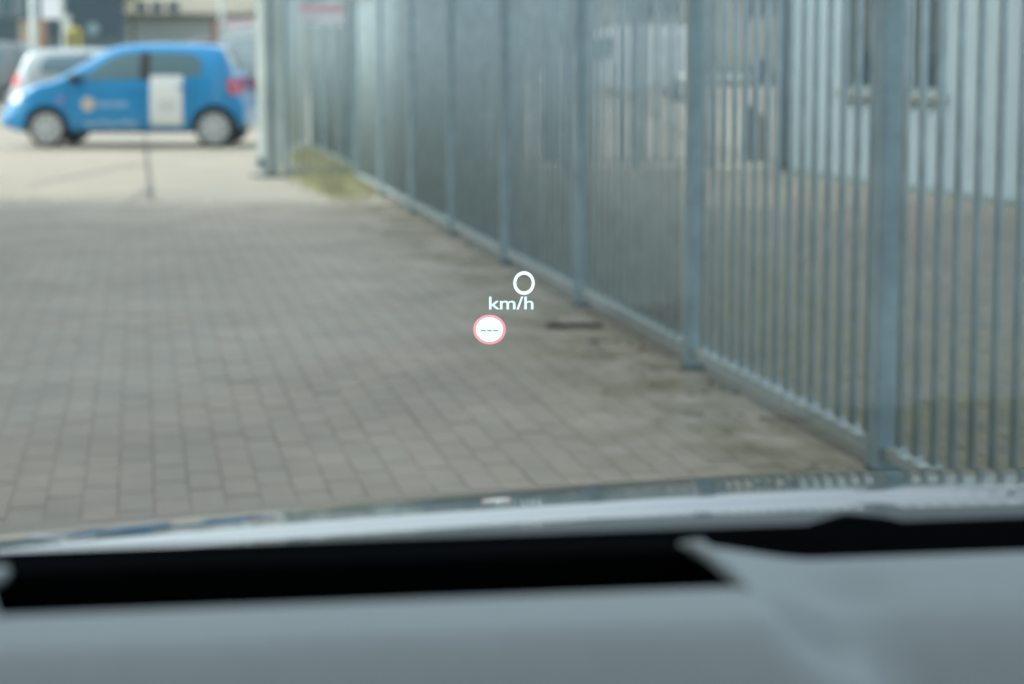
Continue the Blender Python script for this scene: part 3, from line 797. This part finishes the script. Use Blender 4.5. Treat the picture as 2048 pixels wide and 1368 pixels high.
# pole, brown post, white trailer on the right
pp = P(444, 30, 45)
po_ = empty('pale_pole', (pp.x, pp.y, 0), 0, label='pale slim pole left of the thick gate post, beyond the blue car roof', cat='pole')
MB().tube([(0,0,0),(0,0,6)], [.09,.08], 12).build('pole', M['pale_steel'], po_, smooth=True)
MB().tube([(0,0,6.001),(0,0,6.06)], .10, 12).build('pole_cap', M['steel_dark'], po_)
bp = P(430, 55, 43)
bpo = empty('brown_post', (bp.x, bp.y, 0), 0, label='short red-brown post beside the pale slim pole', cat='post')
MB().box(-.07,.07,-.07,.07,0,P(430,38,43).z).build('shaft', mat('brown_paint', (.22,.11,.08), .6, var=.1), bpo)
MB().box(-.085,.085,-.085,.085,P(430,38,43).z+.002,P(430,38,43).z+.05).build('cap', M['steel_dark'], bpo)
wt = P(482, 60, 60)
wto = empty('box_trailer', (wt.x, wt.y, 0), 0, label='white box trailer with a thin red top edge left of the gate post', cat='trailer')
hz = P(482, 40, 60).z
MB().cbox(-.8, .9, 0, 3, .5, hz, .04).build('box_body', M['white_paint'], wto)
MB().box(-.8, .9, -.03, -.003, hz-.16, hz-.04).build('red_edge', M['red'], wto)
for s in (-.55, .55): MB().tube([(s, .6, .3), (s+.12, .6, .3)], .3, 20).build('wheel', M['rubber'], wto)
# roof behind trailer
rt = empty('tan_building', (P(440,0,95).x, 95, 0), 0, label='tan and brown building low between the poles and the gate post', cat='building')
MB().box(0, 14, 0, 8, 0, 4.0).build('wall', M['tan'], rt)
MB().box(-.3, 14.3, -.3, 8.3, 4.003, 6.5).build('roof', M['roof'], rt)

# ================================================================== VERGE: grass, moss, drain
gv = MB()
ga, gb, gc_, gd = G(598, 342), G(712, 347), G(716, 400), G(655, 382)
for _ in range(7000):
    a, b = random.random(), random.random()
    if a+b > 1: a, b = 1-a, 1-b
    t = random.random()
    p = (ga + (gb-ga)*a + (gc_-ga)*b) if t < .8 else (ga + (gc_-ga)*a + (gd-ga)*b)
    p = p + Vector((random.gauss(0,.12), random.gauss(0,.22), 0))
    h = random.uniform(.02, .075)*(1.6 if random.random() < .1 else 1); an = random.uniform(0, math.pi); w = .006
    d = Vector((math.cos(an), math.sin(an), 0)); le = Vector((random.gauss(0,.02), random.gauss(0,.02), 0))
    gv.add([p-d*w, p+d*w, p+le+Vector((0,0,h))], [(0,1,2)])
gp2 = f2a
for _ in range(5000):    # along the second fence
    t = random.random(); p = f2a.lerp(f2b, t) + Vector((random.gauss(-.15,.16), 0, 0)); h = random.uniform(.03,.12); an = random.uniform(0, math.pi)
    d = Vector((math.cos(an), math.sin(an), 0))*.006
    gv.add([p-d, p+d, p+Vector((random.gauss(0,.02), random.gauss(0,.02), h))], [(0,1,2)])
tag(gv.build('grass', M['grass']), 'yellow-green grass and moss verge at the far end of the driveway fence', 'grass', kind='stuff')
soil = MB().add([(p.x, p.y, .004) for p in (G(628,318), G(722,345), G(722,402), G(700,392), G(690,384), G(672,372), G(664,360), G(640,350), G(625,338))], [tuple(range(9))]).build('grass_verge', mat('verge_soil', (.38,.345,.25), .95, var=.25, scale=5))
tag(soil, kind='structure')
mo = MB()
for _ in range(800):
    Y = random.uniform(4.6, 17.0); off = -abs(random.gauss(0, .22)) - .0
    if math.sin(Y*3.1)+math.sin(Y*7.7+1) < -.4: continue
    p = fence_pt(Y, off); r_ = random.uniform(.006, .022); h = r_*random.uniform(.2,.5)
    n_ = 5
    ring = [(p.x+r_*math.cos(2*math.pi*k/n_+Y), p.y+r_*math.sin(2*math.pi*k/n_+Y), .0) for k in range(n_)]
    mo.add(ring+[(p.x, p.y, h)], [(k, (k+1)%n_, n_) for k in range(n_)])
tag(mo.build('moss', mat('moss_tuft', (.14,.125,.07), .95, var=.3, scale=20)), 'low brown-green moss tufts along the foot of the driveway fence', 'moss', kind='stuff')
# drain slot in the paving
da, db = G(1092, 652), G(1205, 652)
dr = empty('drain_grate', ((da.x+db.x)/2, da.y, 0), 0, label='short dark drain slot in the paving right below the glowing speed readout', cat='drain')
dl = (db.x-da.x)
MB().box(-dl/2, dl/2, -.055, .055, -.008, .004).build('channel', M['soft_black'], dr)
nbr = 9
for k in range(nbr): MB().box(-dl/2+(k+.3)*dl/nbr, -dl/2+(k+.62)*dl/nbr, -.045, .045, .0045, .010).build('grate_bar', M['rust'], dr)
dd = G(1189, 683)
tag(MB().tube([(dd.x, dd.y, -.005), (dd.x, dd.y, .006)], .028, 12).build('iron_lid', M['rust']), 'tiny dark round cap in the paving just below the drain slot', 'lid')

# ================================================================== OWN CAR (the camera sits behind its wheel)
YAW_T = .12
car = empty('car', (.37, .2, 0), 0, label='dark-bonneted car seen from its driver seat, grey dashboard and bonnet filling the bottom', cat='car')
CL = Vector((.37, .2, 0))
def sm(a, b, x):
    t = max(0, min(1, (x-a)/(b-a))); return t*t*(3-2*t)
# --- dashboard height (depth h below the eye) on local coordinates u = X, v = Y - .12 X
def dash_h(u, v):
    front = .2875 + 5.0*max(0, .822-v)**1.5 + .0015*sm(.86, .82, v)
    h = front
    # right of the display hood the pad drops, with a valley at the foot of the hood
    edge = .126 + .10*max(0, .86-v)
    r_ = sm(edge, edge+.06, u)
    right = .298 + .9*max(0, .80-v)**1.2 + .16*max(0, .93-v)
    val = .017*math.exp(-((u-(edge+.034))/.018)**2)*sm(.872, .845, v)*sm(.800, .825, v)
    h = front*(1-r_) + right*r_ + val
    h += .075*sm(0, .06, u-(.165+.35*(.85-v)))*sm(.875, .80, v)
    h += .008*math.exp(-((u-.198)/.022)**2-((v-.902)/.010)**2)
    return h
us = [-.62+i*.0125 for i in range(56)] + [.08+i*.006 for i in range(46)] + [.36+i*.0125 for i in range(81)]
vs_ = [.42+.01*i for i in range(40)] + [.82+.0055*i for i in range(7)]
V0, V1, U0, = .865, .937, -.270
vs_ = [v for v in vs_ if v < V0-.003] + [V0] + [.880, .898, .918, V1, .9425]
us = sorted(set([u for u in us if abs(u-U0) > .004] + [U0]))
SLOT_R = [.1246, .106]                    # right edge at V0 and V1
iu = min(range(len(us)), key=lambda i: abs(us[i]-.1246)); us[iu] = .1246
def warp(u, v):
    k = (v-V0)/(V1-V0); k = max(0, min(1, k)) * math.exp(-((u-.1246)/.05)**2); k2 = max(0, min(1, (v-V0)/(V1-V0)))*math.exp(-((u-U0)/.05)**2)
    return u + (SLOT_R[1]-SLOT_R[0])*k - .022*k2
iu0 = us.index(U0); iv0, iv1 = vs_.index(V0), vs_.index(V1)
pts = [[(warp(u, v)-CL.x, v+YAW_T*warp(u, v)-CL.y, EYE-dash_h(u, v)) for u in us] for v in vs_]
dash = MB().grid(pts, lambda i, j: (i >= iv0) and (iu0 <= j < iu) or (i >= iv1 and j < iu)).build('dashboard', M['dash'], car, smooth=True)
# recess of the head-up display
def dp(u, v, h): return (u-CL.x, v+YAW_T*u-CL.y, EYE-h)
rc = MB(); hz_ = .2765
tl, tr, brr, bll = dp(U0, V0, .2880), dp(.1246, V0, .2880), dp(.106, V1, .2880), dp(U0-.022, V1, .2880)
dn = lambda p, k=.12: (p[0], p[1], p[2]-k)
rc.add([tl, tr, brr, bll, dn(tl), dn(tr), dn(brr), dn(bll)], [(0,1,5,4),(1,2,6,5),(2,3,7,6),(3,0,4,7),(4,5,6,7)])
rc.build('display_recess', M['felt'], car)
MB().tube([dp(.1280, V0-.004, .2875), dp(.121, (V0+V1)/2, .2875), dp(.110, V1, .2875), dp(.101, V1+.012, .2895)], [.002,.0045,.0055,.003], 12).build('recess_lip', M['dash'], car, smooth=True)
MB().tube([dp(U0+.002, V0-.002, .289), dp(U0-.006, V0+.012, .288), dp(U0-.022, V1-.015, .288), dp(U0-.016, V1+.004, .289)], [.004,.005,.005,.005], 12).build('recess_lip', M['dash'], car, smooth=True)
# back rim of the recess: dark strip
MB().add([dp(-.60, V1+.001, .2878), dp(.104, V1+.001, .2878), dp(.092, .972, .289), dp(-.60, .972, .289),
          dp(-.60, .973, .33), dp(.092, .973, .33)], [(0,1,2,3),(3,2,5,4)]).build('recess_rim', mat('rim_trim', (.004,.005,.006), 1.0, spec=.0), car)
# cowl: black strip between dashboard and bonnet
cw = [[dp(u, v, h) for u in (-.7, -.3, .1, .5, .9, 1.35)] for v, h in ((.935, .33), (.96, .312), (1.00, .3005), (1.024, .300), (1.035, .31), (1.08, .35), (1.16, .38))]
MB().grid(cw).build('cowl', M['felt'], car)
# --- bonnet
HY = .19
def slope(q):       # downward slope going forward
    tab = [(1.00,.13),(1.215,.13),(1.235,.01),(1.256,.0),(1.274,.10),(1.45,.255),(1.55,.29),(1.6,.30),(2.2,.36),(2.6,.9)]
    return interp(tab, q)
hq = [1.03+.008*i for i in range(0, 90)]; hq += [1.76+.03*i for i in range(26)]
hs = {}; hcur = .325
HH = []
for i, q in enumerate(hq):
    if i: hcur += slope((q+hq[i-1])/2)*(q-hq[i-1])
    HH.append(hcur)
# parametrise so that h(1.12) = .327
def hood_pt(u, i):
    q, h = hq[i], HH[i]
    x = u; h2 = h + .05*(x-.08)**2 + .9*max(0, -.62-x)**1.6*3 + .9*max(0, x-1.36)**1.6*3
    h2 -= .0045*sm(-.05, .35, x)*sm(1.19, 1.27, q) - .0015*sm(.0,.4,x)*sm(1.25,1.34,q)
    return (x-CL.x, q+HY*x-CL.y, EYE-h2)
hu = [-.75+.03*i for i in range(77)]
MB().grid([[hood_pt(u, i) for u in hu] for i in range(len(hq))]).build('bonnet', M['hood'], car, smooth=True)
cp = [[(lambda p: (p[0], p[1], p[2]+.004))(hood_pt(u, i)) for u in hu] for i in (1, 5, 10, 15, 19)]
MB().grid(cp).build('cowl_panel', mat('cowl_gloss', (.022, .034, .040), .38, spec=.45), car, smooth=True)
# rear edge seal of the bonnet
MB().tube([ (hood_pt(u, 0)[0], hood_pt(u, 0)[1]-.006, hood_pt(u, 0)[2]-.004) for u in hu], .006, 8).build('bonnet_seal', M['soft_black'], car, smooth=True)
# wiper lying at the foot of the windscreen
def hp(u, q, h): return (u-CL.x, q+HY*u-CL.y, EYE-h)
MB().tube([hp(.13, 1.03, .336), hp(.155, 1.033, .334), hp(.18, 1.036, .328), hp(.205, 1.04, .321), hp(.225, 1.042, .318), hp(.25, 1.044, .320), hp(.28, 1.045, .325), hp(.33, 1.048, .328), hp(.45, 1.05, .331), hp(.9, 1.06, .342)], [.003,.006,.010,.013,.014,.012,.009,.008,.008,.007], 10).build('wiper_arm', M['felt'], car, smooth=True)
# windscreen (two faces, 4 mm apart)
wsm = bpy.data.materials.new('windscreen_glass'); wsm.use_nodes = True
n, l = wsm.node_tree.nodes, wsm.node_tree.links; n.clear()
out = n.new('ShaderNodeOutputMaterial'); tr_ = n.new('ShaderNodeBsdfTransparent'); gl = n.new('ShaderNodeBsdfGlossy'); mx = n.new('ShaderNodeMixShader')
ge_ = n.new('ShaderNodeNewGeometry'); dt_ = n.new('ShaderNodeVectorMath'); dt_.operation = 'DOT_PRODUCT'
l.new(ge_.outputs['Incoming'], dt_.inputs[0]); l.new(ge_.outputs['Normal'], dt_.inputs[1])
ab_ = n.new('ShaderNodeMath'); ab_.operation = 'ABSOLUTE'; l.new(dt_.outputs['Value'], ab_.inputs[0])
om_ = n.new('ShaderNodeMath'); om_.operation = 'SUBTRACT'; om_.inputs[0].default_value = 1; l.new(ab_.outputs[0], om_.inputs[1])
pw_ = n.new('ShaderNodeMath'); pw_.operation = 'POWER'; l.new(om_.outputs[0], pw_.inputs[0]); pw_.inputs[1].default_value = 5
fr_ = n.new('ShaderNodeMath'); fr_.operation = 'MULTIPLY_ADD'; l.new(pw_.outputs[0], fr_.inputs[0]); fr_.inputs[1].default_value = .6; fr_.inputs[2].default_value = .11
tr_.inputs[0].default_value = (.86, .955, .94, 1); gl.inputs['Roughness'].default_value = .01; gl.inputs[0].default_value = (.8, .8, .8, 1)
l.new(fr_.outputs[0], mx.inputs[0]); l.new(tr_.outputs[0], mx.inputs[1]); l.new(gl.outputs[0], mx.inputs[2]); l.new(mx.outputs[0], out.inputs[0])
def wpt(u, k, off=0):
    q = 1.045 - k*.82 + .05*math.sin(math.pi*k) - .10*((u-.37)/.8)**2*(1-.3*k)
    z = EYE-.315 + k*.53 + off
    return (u*(1-.12*k)+.37*.12*k-CL.x, q+YAW_T*u-CL.y, z)
wus = [-.42+.08*i for i in range(21)]
g_ = [[wpt(u, k/14) for u in wus] for k in range(15)]
MB().grid(g_).build('windscreen', wsm, car, smooth=True)
# roof, pillars, doors, seat backs: the shell round the camera
hd0 = wpt(-.42, 1); hd1 = wpt(1.18, 1)
ro = MB().add([(hd0[0], hd0[1], hd0[2]), (hd1[0], hd1[1], hd1[2]), (hd1[0], -2.4, hd0[2]-.08), (hd0[0], -2.4, hd0[2]-.08),
          (hd0[0], hd0[1], hd0[2]+.035), (hd1[0], hd1[1], hd1[2]+.035), (hd1[0], -2.4, hd0[2]-.04), (hd0[0], -2.4, hd0[2]-.04)],
         [(3,2,1,0),(4,5,6,7),(0,1,5,4),(1,2,6,5),(2,3,7,6),(3,0,4,7)]).build('roof', M['headliner'], car)
for u in (-.42, 1.18):
    MB().tube([wpt(u, k/8) for k in range(9)], .03, 10).build('pillar', M['dark_trim'], car, smooth=True)
for s, u in ((-1, -.53), (1, 1.29)):
    MB().cbox(u-.04-CL.x, u+.04-CL.x, -2.4, .75, .28, .96, .02).build('door', M['hood'], car)

# ================================================================== HEAD-UP DISPLAY IMAGE, floating above the bonnet where it is optically formed
HD = 2.2
def emat(name, col, s=1.0):
    m = bpy.data.materials.new(name); m.use_nodes = True; n = m.node_tree.nodes; n.clear()
    o = n.new('ShaderNodeOutputMaterial'); e = n.new('ShaderNodeEmission'); e.inputs[0].default_value = (*col, 1); e.inputs[1].default_value = s
    m.node_tree.links.new(e.outputs[0], o.inputs[0]); return m
XS = 2**-vs.exposure
E_w = emat('display_white', (.92, 1.0, 1.0), 1.4*XS); E_p = emat('display_pink', (1.0, .40, .44), 1.3*XS); E_b = emat('display_blue', (.10, .30, .45), XS)
E_w2 = emat('display_pale', (.82, 1.0, 1.0), 1.35*XS)
k_ = HD/F
c0 = P(1048, 566, HD)
hud = empty('speed_readout', c0, 0, label='glowing white projected speed readout 0 km/h floating over the paving', cat='display')
MB().ring(0, 0, 0, 17.0*k_, 24.0*k_, 56, .0008, .905).build('digit', E_w, hud)
fc = bpy.data.curves.new('unit_text', 'FONT'); fc.body = 'km/h'; fc.size = 1; fc.extrude = .004; fc.offset = .012
to = bpy.data.objects.new('t', fc); COL.objects.link(to); bpy.context.view_layer.update()
tm_ = bpy.data.meshes.new_from_object(to.evaluated_get(bpy.context.evaluated_depsgraph_get())); bpy.data.objects.remove(to)
xs = [v.co.x for v in tm_.vertices]; ys = [v.co.y for v in tm_.vertices]
tx0, ty0 = P(978, 619, HD).x, P(978, 619, HD).z; tx1, ty1 = P(1067, 619, HD).x, P(978, 593, HD).z
for v in tm_.vertices:
    a = (v.co.x-min(xs))/(max(xs)-min(xs)); b = (v.co.y-min(ys))/(max(ys)-min(ys)); d = v.co.z
    v.co = (tx0+(tx1-tx0)*a-c0.x, -d*.02, ty0+(ty1-ty0)*b-c0.z)
tm_.materials.clear(); tm_.materials.append(E_w2)
link('unit_text', tm_, hud)
c1 = P(979, 659, HD)
sg_ = empty('speed_limit_symbol', c1, 0, label='glowing round white symbol with pink rim and three dashes under the km/h text', cat='display')
MB().ring(0, 0, 0, 25.4*k_, 30.2*k_, 56, .0008, 1.09).build('rim', E_p, sg_)
MB().disc(0, 0, 0, 25.2*k_*1.09, 48, .0008, 25.2*k_).build('disc', E_w, sg_)
for k in range(3):
    MB().box((-17+k*12.4)*k_, (-7.5+k*12.4)*k_, -.0016, -.0009, -3.2*k_, -1.2*k_).build('dash', E_b, sg_)
